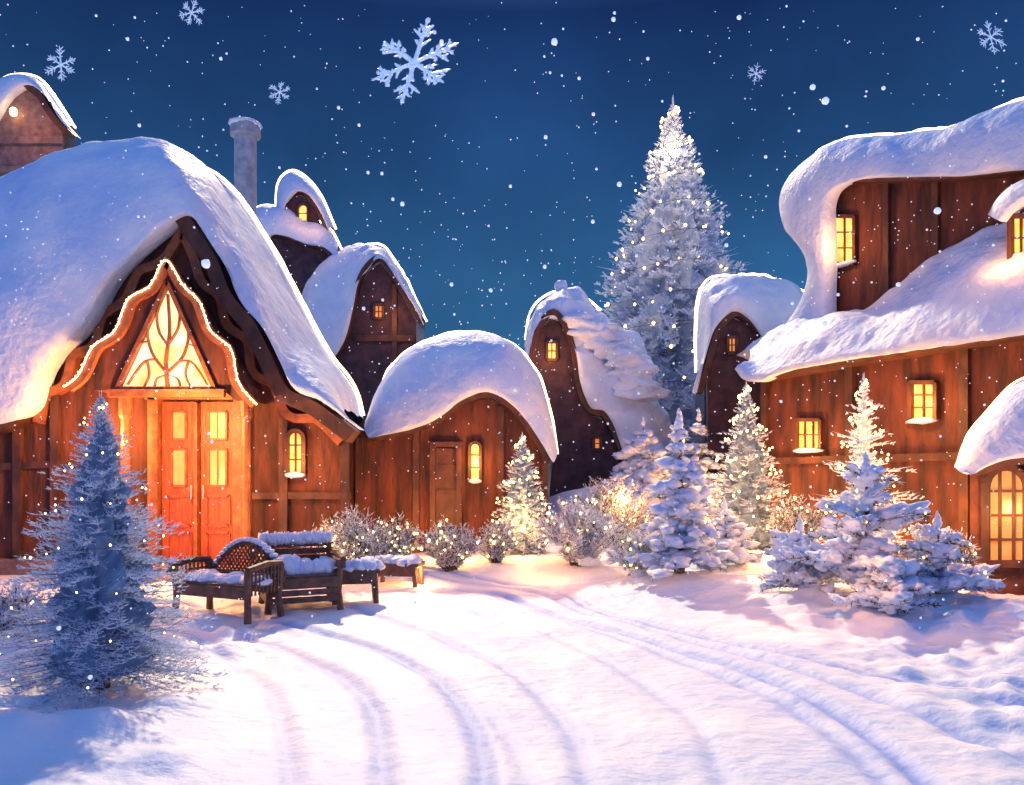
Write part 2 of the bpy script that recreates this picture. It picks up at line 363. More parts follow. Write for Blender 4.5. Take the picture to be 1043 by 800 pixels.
for a,b in (((441,455),(441,570)),((468,455),(468,570)),((438,453),(471,453))): bar(m,dp,a,b,.1,0,.12)
m.build('door_frame','board',dc)
m=MB(); f=[dp.pt(x,y,.06) for x,y in ((443,570),(443,457),(466,457),(466,570))]; m.prism(f,[q+Vector((0,.05,0)) for q in f]); 
for y in (475,500,545): bar(m,dp,(445,y),(464,y),.05,.06,.085)
m.build('door','board',dc)
for x,yt in {366:446,424:438,510:414,555:464}.items(): onebar('timber_post','board',dc,dp,(x,yt),(x,570),.12,0,.08)
# tall crooked house
inner=[(537,372),(545,334),(563,316),(578,332),(587,360),(592,394),(602,416),(616,420),(628,440),(642,474),(662,486),(686,494)]
outer=[(534,348),(539,322),(550,305),(570,297),(594,304),(612,326),(632,334),(652,342),(660,366),(658,392),(668,408),(682,432),(692,480)]
th,tp=house('crooked_house','tall narrow crooked house with snow sweeping down its right side, left of the great fir',590,21,inner,outer,[(539,560),(539,374),(548,338),(563,324),(575,336),(584,362),(589,398),(600,422),(614,428),(626,448),(640,480),(655,490),(655,560)],(.3,4),1.8,seed=3,amp=.55,wallm='dusk',n=120,rp=0)
m=MB(); m.tube([P(x,y,22.6) for x,y in resample([(535,346),(539,321),(550,305),(570,296),(594,302),(612,316)],30)],.032,6); m.build('added_rim_glow','glow_tube',th,smooth=True)  # added tube giving the crooked house crest its rim glow
window(th,tp,562,358,10,18,cols=2,rows=2,fw=.07,snow=False); window(th,tp,608,452,7,12,cols=1,rows=2,glass='amber',fw=.07,snow=False)
sn=MB(); sn.ico(P(572,292,22.4),(.2,.2,.18),nz=.3); q=sn.build('roof_finial','snow',th,smooth=True)
sn=MB(); r_=resample([(598,330),(622,352),(640,372),(652,400)],9)
for k,(x,y) in enumerate(r_): sn.ico(P(x,y,20.9),(.55,.4,.26),ICO3,nz=.7,seed=k)
sn.build('snow_ledge','snow',th,smooth=True)
# house right of the fir
inner=[(708,400),(718,366),(728,336),(746,318),(764,326),(790,356),(812,376)]
outer=[(708,378),(708,335),(712,302),(728,286),(758,283),(796,286),(824,303)]
h8,p8=house('round_roofed_cottage','small dark cottage with a bulging snow roof tucked behind the large right hand house',760,20,inner,outer,[(722,560),(720,372),(730,342),(745,324),(762,330),(786,358),(806,378),(806,560)],(.9,4),1.6,seed=4,amp=.3,wallm='dusk',cat='cottage')
window(h8,p8,745,352,9,16,cols=2,rows=2,glass='amber',snow=False)
# pointed house behind left
inner=[(318,392),(334,372),(350,348),(358,318),(364,288),(374,270),(388,262),(402,280),(416,304),(431,330)]
outer=[(312,308),(326,278),(346,261),(378,253),(394,256),(408,275),(422,303),(434,324)]
h4,p4=house('pointed_gable_house','brown gabled house rising behind the big cottage with a crisp snow edge',380,23,inner,outer,[(330,480),(330,384),(352,352),(362,318),(368,290),(376,276),(388,268),(400,284),(413,308),(424,328),(424,480)],(-.6,4),2.4,seed=5,amp=.3,boardw=4,wallm='dusk',rp=.034)
window(h4,p4,386,318,9,14,cols=2,rows=2,glass='amber',snow=False)
onebar('cross_beam','board',h4,p4,(362,345),(423,345),.18,.0,.08); onebar('timber_post','board',h4,p4,(402,290),(402,420),.14,.0,.07)
# stacked tower
inner=[(262,248),(276,238),(292,240),(312,248),(330,252),(347,268)]
outer=[(256,220),(268,210),(290,212),(312,224),(334,232),(348,254)]
tw,tpl_=house('stacked_turret','small two tier turret behind the metal chimney with one orange opening under its hood',308,24.5,inner,outer,[(266,480),(266,248),(278,242),(294,244),(314,252),(330,256),(342,268),(342,480)],(-.8,3),.9,seed=15,amp=.16,wallm='dusk',lip=.4,drop=.3,cat='turret',boardw=4,rp=.034)
inner=[(287,230),(291,206),(301,195),(313,198),(325,214),(335,236)]
outer=[(283,218),(286,188),(299,176),(314,183),(329,205),(342,234)]
_,tp2=house('','',0,24.9,inner,outer,[(291,250),(293,208),(302,199),(312,202),(322,216),(329,236),(331,250)],(-.5,1.6),.7,seed=16,amp=.1,wallm='dusk',lip=.25,drop=.2,t=tw,wn='upper_wall',rn='hood',boardw=3,rp=.034)
window(tw,tp2,309,218,10,18,arch=True,cols=1,rows=2,snow=False,fw=.06)
# stone turret top left
inner=[(-22,140),(-8,120),(8,96),(28,86),(46,98),(60,120),(76,138)]
outer=[(-26,134),(-12,106),(4,86),(22,80),(42,84),(58,102),(78,132)]
t1,pt1=thing('stone_turret','rosy stone turret with a small glowing gable lamp at the upper left','tower',(P(25,400,24).x,24,0)),Plane(0,24)
wall(pt1,[(-14,480),(-14,132),(10,102),(28,92),(44,105),(58,128),(64,136),(66,480)],(-1.4,2.6)).build('wall','stone',t1)
r=MB(); band(r,pt1,inner,6,-.1,.3,50); r=r.build('roof','board',t1)
sl=snow_loft(inner,outer,pt1.shift(.35),pt1.shift(-.5),back=(-1.4,2.4),n=60,nr=12,amp=.06,drop=.3,seed=6); sl.build('snow_cap','snow',r,smooth=True); glow_tube(r,sl.crest,.03,.02)
onebar('cornice','stone',t1,pt1,(-14,144),(66,144),.22,0,.12); onebar('cornice','stone',t1,pt1,(-14,174),(66,174),.2,0,.1)
m=MB(); c=pt1.pt(19,118,.25); m.ico(c,(.11,.11,.14)); m.build('gable_lamp','bulb',t1,smooth=True)

# ---------------- right hand house ----------------
pr=Plane(778,16.5,1100,11.2); n_=pr.n
rh=thing('two_storey_house','large two storey timber house at right with thick snow on both roofs','house',pr.pt(900,480)+Vector((0,0,-CH)))
bk=-n_*5+Vector((.6,0,0))
def wr(plane,pts,nm='wall',m='wall',back=bk):
    return wall(plane,pts,(back.x,back.y)).build(nm,m,rh)
def base(px,plane,off=0):
    q=plane.pt(px,480,off); return HY+ (CH+.1)*F/q.y
wr(pr,[(778,base(778,pr)),(778,372),(815,368),(870,360),(960,348),(1110,325),(1110,base(1110,pr))])
pu=pr.shift(-1.5)
wr(pu,[(834,345),(836,200),(846,192),(872,184),(925,184),(1043,178),(1120,170),(1120,345)],'upper_wall')
innU=[(840,332),(840,300),(841,262),(840,228),(840,208),(848,192),(872,182),(925,180),(985,178),(1043,172),(1130,160)]
outU=[(806,338),(828,308),(837,276),(828,248),(808,228),(802,208),(808,188),(826,168),(854,151),(902,139),(970,133),(1043,108),(1160,90),(1240,82)]
r=MB(); band(r,pu,[(850,190),(872,182),(925,180),(985,178),(1043,172),(1120,162)],7,-.1,.3,70); ur=r.build('upper_roof','board',rh)
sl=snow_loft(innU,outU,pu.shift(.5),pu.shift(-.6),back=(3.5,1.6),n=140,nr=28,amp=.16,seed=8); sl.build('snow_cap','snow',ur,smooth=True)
glow_tube(ur,sl.crest[14:],.024,.02,pu.pt(960,260))
innS=[(748,378),(756,388),(770,390),(800,378),(870,366),(960,352),(1043,340),(1130,326)]
outS=[(750,362),(776,344),(802,328),(832,318),(870,322),(900,304),(950,262),(1000,240),(1060,224),(1130,205)]
r=MB(); band(r,pr,[(782,382),(800,378),(870,366),(960,352),(1043,340),(1110,330)],8,-.1,.4,60); lr=r.build('lower_roof','board',rh)
snow_loft(innS,outS,pr.shift(.6),pu.shift(.08),back=(1.0,.4),n=140,nr=28,amp=.24,seed=9,drop=.8,pw=.9,xyz=True).build('snow_cap','snow',lr,smooth=True)
window(rh,pr,826,443,25,30,cols=3,rows=2); window(rh,pr,943,409,26,38,cols=2,rows=3); window(rh,pu,862,245,22,48,cols=2,rows=3)
pd=pr.shift(-.5)
dm=wall(pd,[(1026,300),(1028,222),(1043,208),(1075,200),(1110,212),(1110,300)],(bk.x*.2,bk.y*.2)).build('dormer','wall',rh)
window(dm,pd,1042,254,20,66,cols=2,rows=3,snow=False)
snow_loft([(1020,226),(1030,214),(1050,200),(1085,194),(1120,206)],[(1018,218),(1028,200),(1050,184),(1090,176),(1130,190)],pd.shift(.25),pd.shift(-.5),back=(.8,.4),n=40,nr=10,amp=.05,seed=10,drop=.2).build('dormer_snow','snow',dm,smooth=True)
for x,y in {781:378,868:366,985:350}.items(): onebar('timber_post','board',rh,pr,(x,y),(x,base(x,pr)),.15,0,.1)
onebar('cross_beam','board',rh,pr,(779,470),(1100,462),.13,.0,.08)
onebar('stone_plinth','stone',rh,pr,(778,base(778,pr)-8),(1100,base(1100,pr)-12),.5,0,.16)
for x in (905,955): onebar('timber_post','board',rh,pu,(x,186),(x,330),.12,0,.09)

# porch at the right edge
pe=Plane(978,10.2,1100,9.4)
pc=thing('arched_porch','small brick porch with a glowing arched door under a snow cap at the right edge','porch',pe.pt(1040,480)+Vector((0,0,-CH)))
b=pe.n*-2+Vector((.8,0,0))
wall(pe,[(988,625),(988,474),(1010,462),(1043,440),(1110,430),(1110,625)],(b.x,b.y)).build('wall','wall2',pc)
inn=[(983,478),(992,481),(1005,474),(1030,466),(1060,464),(1100,468),(1140,470)]
out=[(981,468),(987,445),(1007,420),(1028,398),(1045,388),(1080,374),(1150,364)]
r=MB(); band(r,pe,[(994,478),(1005,474),(1030,466),(1060,464),(1100,468)],9,-.05,.25,40); r=r.build('roof','board',pc)
sl=snow_loft(inn,out,pe.shift(.35),pe.shift(-.8),back=(.9,1.0),n=70,nr=18,amp=.1,seed=11,drop=.5); sl.build('snow_cap','snow',r,smooth=True); glow_tube(r,sl.crest,.014,.01,pe.pt(1060,460))
window(pc,pe,1026,525,42,98,name='arched_door',arch=True,glass='amber',cols=3,rows=4,fw=.09,snow=False)
for i in range(3):
    m=MB(); c=pe.pt(1030,480,.25+.22*i); m.box((c.x,c.y,.1-.03*i),1.1,.28,.16-.03*i); m.build('step','stone',pc,bevel=.02)

# ---------------- firs ----------------
def spiral(B,H,Rr,prof,turns,nb,jit):
    path=[];bp=[]
    N=int(turns*22)
    for k in range(N+1):
        q=.03+.95*k/N; r=Rr*prof(q)*.98+.01; a=2*math.pi*turns*(k/N)**.85
        path.append(B+Vector((math.cos(a)*r,math.sin(a)*r,H*q-.04*r+.02*math.sin(a*3))))
    for k in range(nb):
        u=(k+.5)/nb; i=min(N-1,int(u*N)); p=path[i].lerp(path[i+1],u*N-i); j_=jit*(.15+.85*(1-u)); bp.append(p+Vector((U(-j_,j_),U(-j_,j_),U(-j_,j_))))
    return path,bp
def fir(label,px,Y,H,Rr,nb=220,spacing=.06,tw=.12,thk=.006,needles=4,snowf=.6,prof=None,lights=0,turns=7,lr=.012,droop=.12,core=.5,jit=.05,name='fir_tree',wave=.14,nm='needle'):
    x=(px-CX)/F*Y; z0=g(x,Y)-.03; t=thing(name,label,'tree',(x,Y,z0)); B=Vector((x,Y,z0))
    tr=MB(); tr.tube([B,B+Vector((0,0,H*.5)),B+Vector((0,0,H*.99))],[.03*H**.8+.01,.018*H**.8,.004],8); tr.build('trunk','bark',t)
    cr=MB(); sn=MB(); prof=prof or (lambda q:(1-q)**.85)
    n=26; rg=30; vs=[]
    for j in range(rg+1):
        q=j/rg
        for i in range(n):
            a=2*math.pi*i/n; k=noise.noise(Vector((math.cos(a)*2.2,math.sin(a)*2.2,q*9+px)))+.6*noise.noise(Vector((math.cos(a)*5,math.sin(a)*5,q*22))); r=Rr*prof(min(q,.999))*core*(1+.75*k)
            vs.append(B+Vector((math.cos(a)*r,math.sin(a)*r,H*(.06+.9*q)+.05*H*k*(1-q))))
    cr.add(vs,[(j*n+i,j*n+(i+1)%n,(j+1)*n+(i+1)%n,(j+1)*n+i) for j in range(rg) for i in range(n)])
    for i in range(nb):
        q=((i+U(0,1))/nb)**1.15; z=H*(.02+.96*q); L=Rr*prof(q)*U(.72,1.12)*(1+wave*math.sin(q*40)); az=i*2.39996+U(-.3,.3)
        d=Vector((math.cos(az),math.sin(az),-.15+.75*q+U(-.1,.1))).normalized(); side=Vector((-math.sin(az),math.cos(az),0)); base_=B+Vector((0,0,z+.04*H*(1-q)))
        cr.spike(base_,d,L,thk*1.6)
        tws=tw*(.22+.78*min(1,prof(q)*1.6))
        mm=max(3,int(L/spacing))
        for k in range(mm):
            s=(k+U(0.2,1))/mm
            if s<core*.6 and q<.9: continue
            p=base_+d*L*s-Vector((0,0,droop*L*s*s))
            for sg in (-1,1,0):
                dd=(d*U(.5,1)+side*sg*U(.4,1)+Vector((0,0,U(-.25,.55)))).normalized(); l=tws*(1.15-.6*s)*U(.6,1.2)
                up=dd.z>-.05
                T=sn if (random.random()<(snowf+.15 if up else snowf-.3)) else cr
                T.spike(p,dd,l,thk)
                for nn in range(needles):
                    a=U(.15,.9); e=(dd*.7+Vector((U(-1,1),U(-1,1),U(-.6,1)))*.8).normalized(); (sn if random.random()<snowf else cr).spike(p+dd*l*a,e,l*.34,thk*.6)
    for k in range(8): sn.spike(B+Vector((0,0,H*(.93+.005*k))),Vector((U(-.1,.1),U(-.1,.1),1)).normalized(),H*.05,thk*1.5)
    cr.build('crown',nm,t); sn.build('snow','frost',t)
    if lights:
        pa,bp=spiral(B,H,Rr,prof,turns,lights,jit); light_string(t,pa,bp,lr,lr*.18)
    return t,B
def padfir(label,px,Y,H,Rr,tiers=7,name='fir_tree',lights=0,seed=0,prof=None,pad=1.0,dens=1.0,tilt=.0,tp=ICO2,tw=1):
    random.seed(100+seed)
    x=(px-CX)/F*Y; z0=g(x,Y)-.03; t=thing(name,label,'tree',(x,Y,z0)); B=Vector((x,Y,z0)); prof=prof or (lambda q:(1-q)**.9)
    tr=MB(); tr.tube([B,B+Vector((.02,0,H*.5)),B+Vector((0,0,H*.97))],[.035*H,.02*H,.005],8); tr.build('trunk','bark',t)
    cr=MB(); sn=MB(); fr_=MB(); bp=[]
    for ti in range(tiers):
        q=ti/tiers; nb=max(4,int((11*(1-q)+2)*dens))
        for b_ in range(nb):
            q2=q+U(-.5,.5)/tiers*(1 if tilt else .6); q2=max(0,min(.97,q2)); z=H*(.08+.88*q2)
            az=2*math.pi*(b_+U(-.35,.35))/nb+ti*.7; L=Rr*prof(q2)*U(.5,1.18); d=Vector((math.cos(az),math.sin(az),U(-.05,.2)+tilt*U(0,1))).normalized(); side=Vector((-math.sin(az),math.cos(az),0)); base_=B+Vector((0,0,z))
            cr.tube([base_,base_+d*L*.6-Vector((0,0,.03)),base_+d*L-Vector((0,0,.22*L))],[.012*H**.5,.008,.003],5)
            mm=max(4,int(L/.05))
            for k in range(mm):
                s=(k+1)/mm; p=base_+d*L*s-Vector((0,0,.22*L*s*s))
                for j in range(int(9*tw)):
                    dd=(d*U(.2,1)+side*U(-1,1)+Vector((0,0,U(-.8,.5)))).normalized(); (fr_ if random.random()<.5 else cr).spike(p,dd,U(.06,.17)*(.6+.25*H*.5),.006)
            nl=max(2,int(L/.14))
            for k in range(nl):
                s=(k+.7)/nl; p=base_+d*L*s-Vector((0,0,.22*L*s*s))+Vector((0,0,.03)); w=(.07+.09*Rr*(1-q)**.5)*U(.4,1.3)*(1.1-.35*s)*pad
                off=side*U(-.15,.15)*L
                rot=d.to_track_quat('X','Z')
                sn.ico(p+off,(w*U(.9,1.5),w*U(.7,1.2),w*U(.4,.8)),tp,nz=.75,rot=rot,seed=U(0,50),fr=1.7)
                for j in range(9):
                    aa=U(0,6.28); e=Vector((math.cos(aa),math.sin(aa),U(-.5,.6))).normalized(); fr_.spike(p+off+e*w*.5,e,w*U(.6,1.2),w*.07)
            if lights and random.random()<lights: bp.append(base_+d*L*1.02-Vector((0,0,.25*L-.03)))
    for k in range(3): sn.ico(B+Vector((0,0,H*(.93+.03*k))),(.05*H**.3*(1-.25*k),)*2+(.07,),nz=.5,seed=k)
    cr.build('crown','bark' if tilt else 'needle',t); sn.build('snow','snow',t,smooth=True); fr_.build('frosted_twigs','frost',t)
    if bp: light_string(t,bp,bp,.014,.003)
    return t,B
def bush(label,px,Y,H,Rr,stems=60,snowf=.6,lights=10,seed=0,name='shrub',pads=0):
    random.seed(300+seed); x=(px-CX)/F*Y; z0=g(x,Y)-.03; t=thing(name,label,'shrub',(x,Y,z0)); B=Vector((x,Y,z0)); st=MB(); sn=MB(); bp=[]
    stems=int(stems*1.4)
    for i in range(stems):
        az=U(0,6.28); sp=U(0,1)**.6; d=Vector((math.cos(az)*sp*Rr,math.sin(az)*sp*Rr,H*U(.65,1.0)*(1-.45*sp*sp))); p0=B+Vector((d.x*.25,d.y*.25,0))
        pts=[p0+Vector((d.x*s*s*.85,d.y*s*s*.85,d.z*s)) for s in (0,.25,.5,.75,1)]
        st.tube(pts,[.009,.007,.006,.004,.002],4)
        for k in range(34):
            s=U(.15,1); j=min(3,int(s*4)); p=pts[j].lerp(pts[j+1],s*4-j); dd=(Vector((d.x,d.y,d.z)).normalized()*.6+Vector((U(-1,1),U(-1,1),U(-.4,.9)))).normalized()
            T=sn if random.random()<snowf else st
            l=U(.05,.12)*(H+.3); T.spike(p,dd,l,.009)
            for _ in range(3):
                e=(dd+Vector((U(-1,1),U(-1,1),U(-.5,1)))*.8).normalized(); (sn if random.random()<snowf+.1 else st).spike(p+dd*l*U(.3,.9),e,l*.45,.006)
        if random.random()<lights*1.8/stems: bp.append(pts[random.choice((2,3,4))]+Vector((0,-.02,0)))
    for k in range(pads):
        az=U(0,6.28); rr=U(.1,.9)*Rr; w=U(.05,.12)*(.5+Rr); sn.ico(B+Vector((math.cos(az)*rr,math.sin(az)*rr,H*U(.1,.7)*(1-.5*rr/Rr))),(w*1.2,w,w*.6),nz=.9,seed=U(0,40),fr=2)
    st.build('branches','bark',t); sn.build('snow','frost',t)
    if bp: bp.sort(key=lambda p:math.atan2(p.y-B.y,p.x-B.x)); light_string(t,bp,bp,.018,.003)
    return t,B
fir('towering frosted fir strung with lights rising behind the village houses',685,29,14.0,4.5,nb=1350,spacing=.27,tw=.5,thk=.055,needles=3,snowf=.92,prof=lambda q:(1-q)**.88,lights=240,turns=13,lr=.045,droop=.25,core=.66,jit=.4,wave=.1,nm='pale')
random.seed(5)
fir('bushy blue frosted fir standing alone in the left foreground',103,5.95,2.2,.80,nb=470,spacing=.05,tw=.12,thk=.0044,needles=5,snowf=.84,prof=lambda q:(1-q)**.85*(.85+.15*min(1,q*7)),lights=70,turns=7,lr=.007,core=.42,jit=.06,wave=.2,nm='needle')
fir('slender lit fir beside the domed cottage right corner',532,14.6,2.25,.72,nb=210,spacing=.08,tw=.16,thk=.012,needles=3,snowf=.75,lights=120,lr=.020,jit=.1,nm='needle')
fir('lit fir standing at the left corner of the two storey house',760,14.2,3.1,.95,nb=250,spacing=.09,tw=.18,thk=.013,needles=3,snowf=.75,lights=170,turns=9,lr=.020,jit=.12,nm='needle')
fir('gold lit little fir behind the heaped pine, against the two storey house',880,11.4,3.0,.72,nb=170,spacing=.09,tw=.17,thk=.012,needles=3,snowf=.9,lights=140,turns=9,lr=.017,jit=.07,core=.25,wave=.6,nm='pale')
padfir('upright fir loaded with blue white snow beside the track, right of centre',692,11.4,2.3,.68,tiers=9,seed=1,dens=1.15)
W=dict(prof=lambda q:(1-q)**.6,pad=.82,tp=ICO3,tw=1.3)
padfir('broad low pine heaped with thick snow clumps in front of the two storey house',882,9.4,1.6,1.05,tiers=6,seed=2,lights=.5,tilt=.7,dens=.85,**W)
padfir('drooping snow clumped pine leaning out at the right of the broad pine',955,9.2,.9,.68,tiers=4,seed=12,lights=.2,tilt=.6,dens=.85,**W)
padfir('small snow clumped pine crouching at the left of the broad pine',815,10.0,.9,.66,tiers=4,seed=13,lights=.2,tilt=.6,dens=.85,**W)
padfir('low snow heaped sprig at the front foot of the broad pine',905,8.6,.45,.55,tiers=3,seed=14,tilt=.6,dens=.8,**W)
padfir('small snow heaped pine in front of the lit corner fir',738,12.4,1.0,.62,tiers=4,seed=4,lights=.2,tilt=.4)
padfir('distant snowy fir at the foot of the great fir, left side',655,18,1.7,1.1,tiers=6,seed=5)
padfir('distant snowy fir at the foot of the great fir, right side',712,18,2.6,1.1,tiers=6,seed=6)
bush('twiggy frosted shrub with warm lights by the big cottage corner',356,12.3,1.1,.7,stems=80,lights=30,seed=1)
bush('small lit shrub between the twiggy shrub and the domed cottage door',407,13,.85,.4,stems=40,lights=18,seed=2)
bush('round frosted shrub with glowing lights in front of the domed cottage door',458,12.8,.85,.48,stems=60,lights=24,seed=3)
bush('low frosted shrub just left of the slender lit fir',505,13.4,.8,.36,stems=40,lights=14,seed=4)
bush('wide pale blue frosted shrub right of the slender lit fir',592,12.9,1.1,.74,stems=90,snowf=.8,lights=18,seed=5,pads=10)
bush('low snowy shrub beside the track left of the upright fir',648,11.9,.7,.45,stems=50,snowf=.75,lights=12,seed=6,pads=8)
bush('snow dusted shrub at the back of the yard under the crooked house',625,15.5,1.3,.9,stems=70,lights=40,seed=7)
bush('dark twiggy shrub under the left window of the two storey house',812,13,1.0,.45,stems=50,snowf=.5,lights=20,seed=8)
bush('thin twiggy shrub beside the arched porch',968,9.8,.95,.28,stems=24,snowf=.5,lights=6,seed=9)
bush('frosted shrub beside the left foreground fir at the frame edge',4,6.9,.5,.4,stems=60,snowf=.85,lights=4,seed=10)
bush('dark lit shrub at the left of the red double doors',95,12.2,1.1,.5,stems=50,snowf=.45,lights=20,seed=11)

# ---------------- benches ----------------
def bench(label,px,Y,W,Hb,rz,arched=True,seed=0,name='garden_bench',D=.55,sh=.40):
    x=(px-CX)/F*Y; t=thing(name,label,'bench',(x,Y,g(x,Y)-.02),rz=R(rz))
    def L(nm,m,par,mt='bench',**k): return m.build(nm,mt,par,local=True,**k)
    m=MB()
    for i in range(6): m.box((0,-D/2+(i+.5)*D/6,sh),W,D/6-.018,.045)
    m.box((0,-D/2,sh-.07),W,.04,.13); m.box((0,D/2,sh-.07),W,.04,.13); L('seat',m,t,bevel=.006)
    m=MB(); n=20; top=[]; ar=.36
    def hh(xx): u=xx/(W/2); return (Hb-ar*u*u if arched else Hb-.02)
    for i in range(n+1):
        u=i/n*2-1; top.append(Vector((u*W/2,D/2+.06,hh(u*W/2))))
    top=[Vector((-W/2,D/2,sh))]+top+[Vector((W/2,D/2,sh))]
    m.tube(top,.036,8); m.tube([(-W/2,D/2,sh+.08),(W/2,D/2,sh+.08)],.028,6)
    if arched:
        k=-W/2-.5
        while k<W/2:
            for sg in (1,-1):
                pts=[]
                for s in range(11):
                    zz=sh+.06+(Hb-sh-.06)*s/10; xx=(k+(zz-sh)*.8)*sg
                    if abs(xx)<W/2 and zz<hh(xx): pts.append((xx,D/2+.03+.03*s/10+.007*sg,zz))
                if len(pts)>1: m.tube(pts,.011,5)
            k+=.06
    else:
        for i in range(7): m.box((0,D/2+.02+.006*i,sh-.2+i*.09),W-.04,.035,.07)
    L('backrest',m,t)
    for sx in (-1,1):
        for sy in (-1,1):
            m=MB(); m.tube([(sx*W/2,sy*D/2,0),(sx*(W/2-.02),sy*(D/2-.02),.22),(sx*W/2,sy*D/2,sh+(.2 if sy<0 else .22))],[.042,.038,.04],8); L('leg',m,t)
        m=MB(); m.tube([(sx*W/2,D/2,sh+.22),(sx*(W/2+.02),0,sh+.24),(sx*(W/2+.03),-D/2-.03,sh+.2),(sx*(W/2+.03),-D/2-.06,sh+.1)],[.036,.038,.04,.026],8); L('armrest',m,t)
        m=MB()
        if arched:
            for kk in range(8): yy=-D/2+.06+kk*.062; m.tube([(sx*W/2,yy,sh-.1),(sx*(W/2+.01),yy,sh+.22)],.013,5)
            for zz in (.05,.13): m.tube([(sx*W/2,-D/2,sh+zz),(sx*W/2,D/2,sh+zz)],.012,5)
        else:
            for kk in range(5): m.box((sx*W/2,0,sh-.26+kk*.095),.03,D-.04,.075)
        L('arm_panel',m,t)
    if not arched:
        m=MB()
        for i in range(3): m.box((0,-D/2-.012,sh-.27+i*.085),W-.06,.025,.07)
        L('front_panel',m,t)
    m=MB()
    for kk in range(int(W/.13)): m.ico(Vector((-W/2+.1+kk*.13,U(-.04,.04),sh+.035)),(.13,.22,U(.06,.10)*(1 if arched else 2.0)),nz=.5,seed=kk+seed)
    L('seat_snow',m,t,'snow',smooth=True)
    m=MB(); 
    for q in [p for p in top if p.z>sh+.1]: m.ico(q+Vector((0,0,.035)),(W/n*.95,.055 if arched else .11,.028 if arched else .085),nz=.4,seed=q.x*9+seed)
    L('rail_snow',m,t,'snow',smooth=True)
    return t
random.seed(9)
bench('dark woven bench with an arched back nearest the foreground fir',232,9.3,1.1,.84,-24,True)
bench('bulky box sided seat with a thick snow topped back, right of the arched bench',306,9.9,.86,.82,24,False,seed=5,D=.66,sh=.42)
def table(label,px,Y,W,D,H,rz,seed):
    x=(px-CX)/F*Y; t=thing('garden_table',label,'table',(x,Y,g(x,Y)-.02),rz=R(rz))
    m=MB()
    for i in range(5): m.box((0,-D/2+(i+.5)*D/5,H),W,D/5-.012,.045)
    m.box((0,-D/2+.03,H-.09),W-.08,.03,.14); m.box((0,D/2-.03,H-.09),W-.08,.03,.14); m.build('table_top','bench',t,local=True,bevel=.005)
    for sx in (-1,1):
        for sy in (-1,1):
            m=MB(); m.tube([(sx*(W/2-.05),sy*(D/2-.05),0),(sx*(W/2-.07),sy*(D/2-.07),H-.02)],[.035,.045],8); m.build('leg','bench',t,local=True)
    m=MB()
    for kk in range(int(W/.12)): m.ico(Vector((-W/2+.09+kk*.12,U(-.03,.03),H+.04)),(.13,D*.5,U(.07,.12)),nz=.6,seed=kk+seed)
    m.build('snow','snow',t,local=True,smooth=True)
table('low snow covered table right of the two benches',362,10.4,.62,.5,.42,12,3)
table('small low snow topped table beside the round shrub',406,11.7,.7,.45,.32,-8,8)

# ---------------- snow crystals ----------------
def crystal(label,px,py,rpx,Y,rot,lev=3,seed=0):
    random.seed(seed); c=P(px,py,Y); r=rpx/F*Y; t=MB()
    def seg(a,b,w):
        d=(b-a).normalized(); s=Vector((-d.z,0,d.x))*w; q=Vector((0,w*.8,0))
        t.add([a+s,a+q,a-s,a-q,b+s*.5,b+q*.5,b-s*.5,b-q*.5,b+d*w],[(0,1,5,4),(1,2,6,5),(2,3,7,6),(3,0,4,7),(4,5,8),(5,6,8),(6,7,8),(7,4,8),(3,2,1,0)])
        if r>.2:
            for k in range(int((b-a).length/.012)):
                p=a.lerp(b,U(0,1)); e=Vector((U(-1,1),U(-.6,.6),U(-1,1))).normalized(); t.spike(p,(e+d*.5).normalized(),U(.014,.036),.006)
                if k%2==0: t.ico(p+e*w*.5,(w*U(.5,.95),)*3,ICO1,nz=.8,seed=U(0,20))
    O=Vector((0,0,0)); w=r*.055
    for k in range(6):
        a=R(rot+60*k)+U(-.07,.07); d=Vector((math.cos(a),0,math.sin(a))); Lr=r*U(.82,1.08); seg(O,d*Lr,w)
        for s,l in ((.36,.22),(.56,.36),(.76,.22))[:lev]:
            for sg in (-1,1):
                a2=a+sg*R(52)+U(-.15,.15); e=Vector((math.cos(a2),0,math.sin(a2))); ll=r*l*U(.6,1.2); s_=s+U(-.05,.05); seg(d*Lr*s_,d*Lr*s_+e*ll,w*.8)
                if lev>2 and l>.3:
                    e2=Vector((math.cos(a),0,math.sin(a))); seg(d*Lr*s_+e*ll*.5,d*Lr*s_+e*ll*.5+e2*r*.13,w*.6)
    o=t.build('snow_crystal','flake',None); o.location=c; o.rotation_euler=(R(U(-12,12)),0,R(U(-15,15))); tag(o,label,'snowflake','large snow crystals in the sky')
crystal('largest six armed ice crystal hanging in the sky above the small cottages',422,64,48,6,80,3,1)
crystal('small ice crystal near the top left, above the stone turret',62,66,17,7,90,3,2)
crystal('small ice crystal touching the top edge of the sky',195,13,14,7,70,3,3)
crystal('small ice crystal below and left of the largest crystal',285,94,13,7,85,3,4)
crystal('small ice crystal in the top right corner of the sky',1009,38,18,7,95,3,5)
crystal('tiniest ice crystal above and right of the great fir tip',770,75,10,8,80,2,6)
random.seed(21)
BIG=[(565,43,6),(841,103,6.5),(410,208,4),(631,188,4.5),(828,89,5),(556,140,3.5),(697,154,5),(450,43,4),(753,18,4),(604,226,3.5),(210,269,8),(460,290,3.5),(375,176,3),(740,250,3.5),(555,272,3.5),(500,296,3.5),(625,20,4),(345,110,3),(900,90,3.5),(935,40,3),(520,190,3),(590,80,3),(225,60,3),(130,40,3),(142,128,3),(780,160,3),(660,60,3),(955,215,6),(915,290,4),(840,330,5),(152,600,5),(92,690,4),(60,640,4)]
m0=MB(); m0.ico(Vector((0,0,0)),(1,1,1),ICO2,nz=.25); first=m0.build('snow_speck','speck',None,smooth=True)
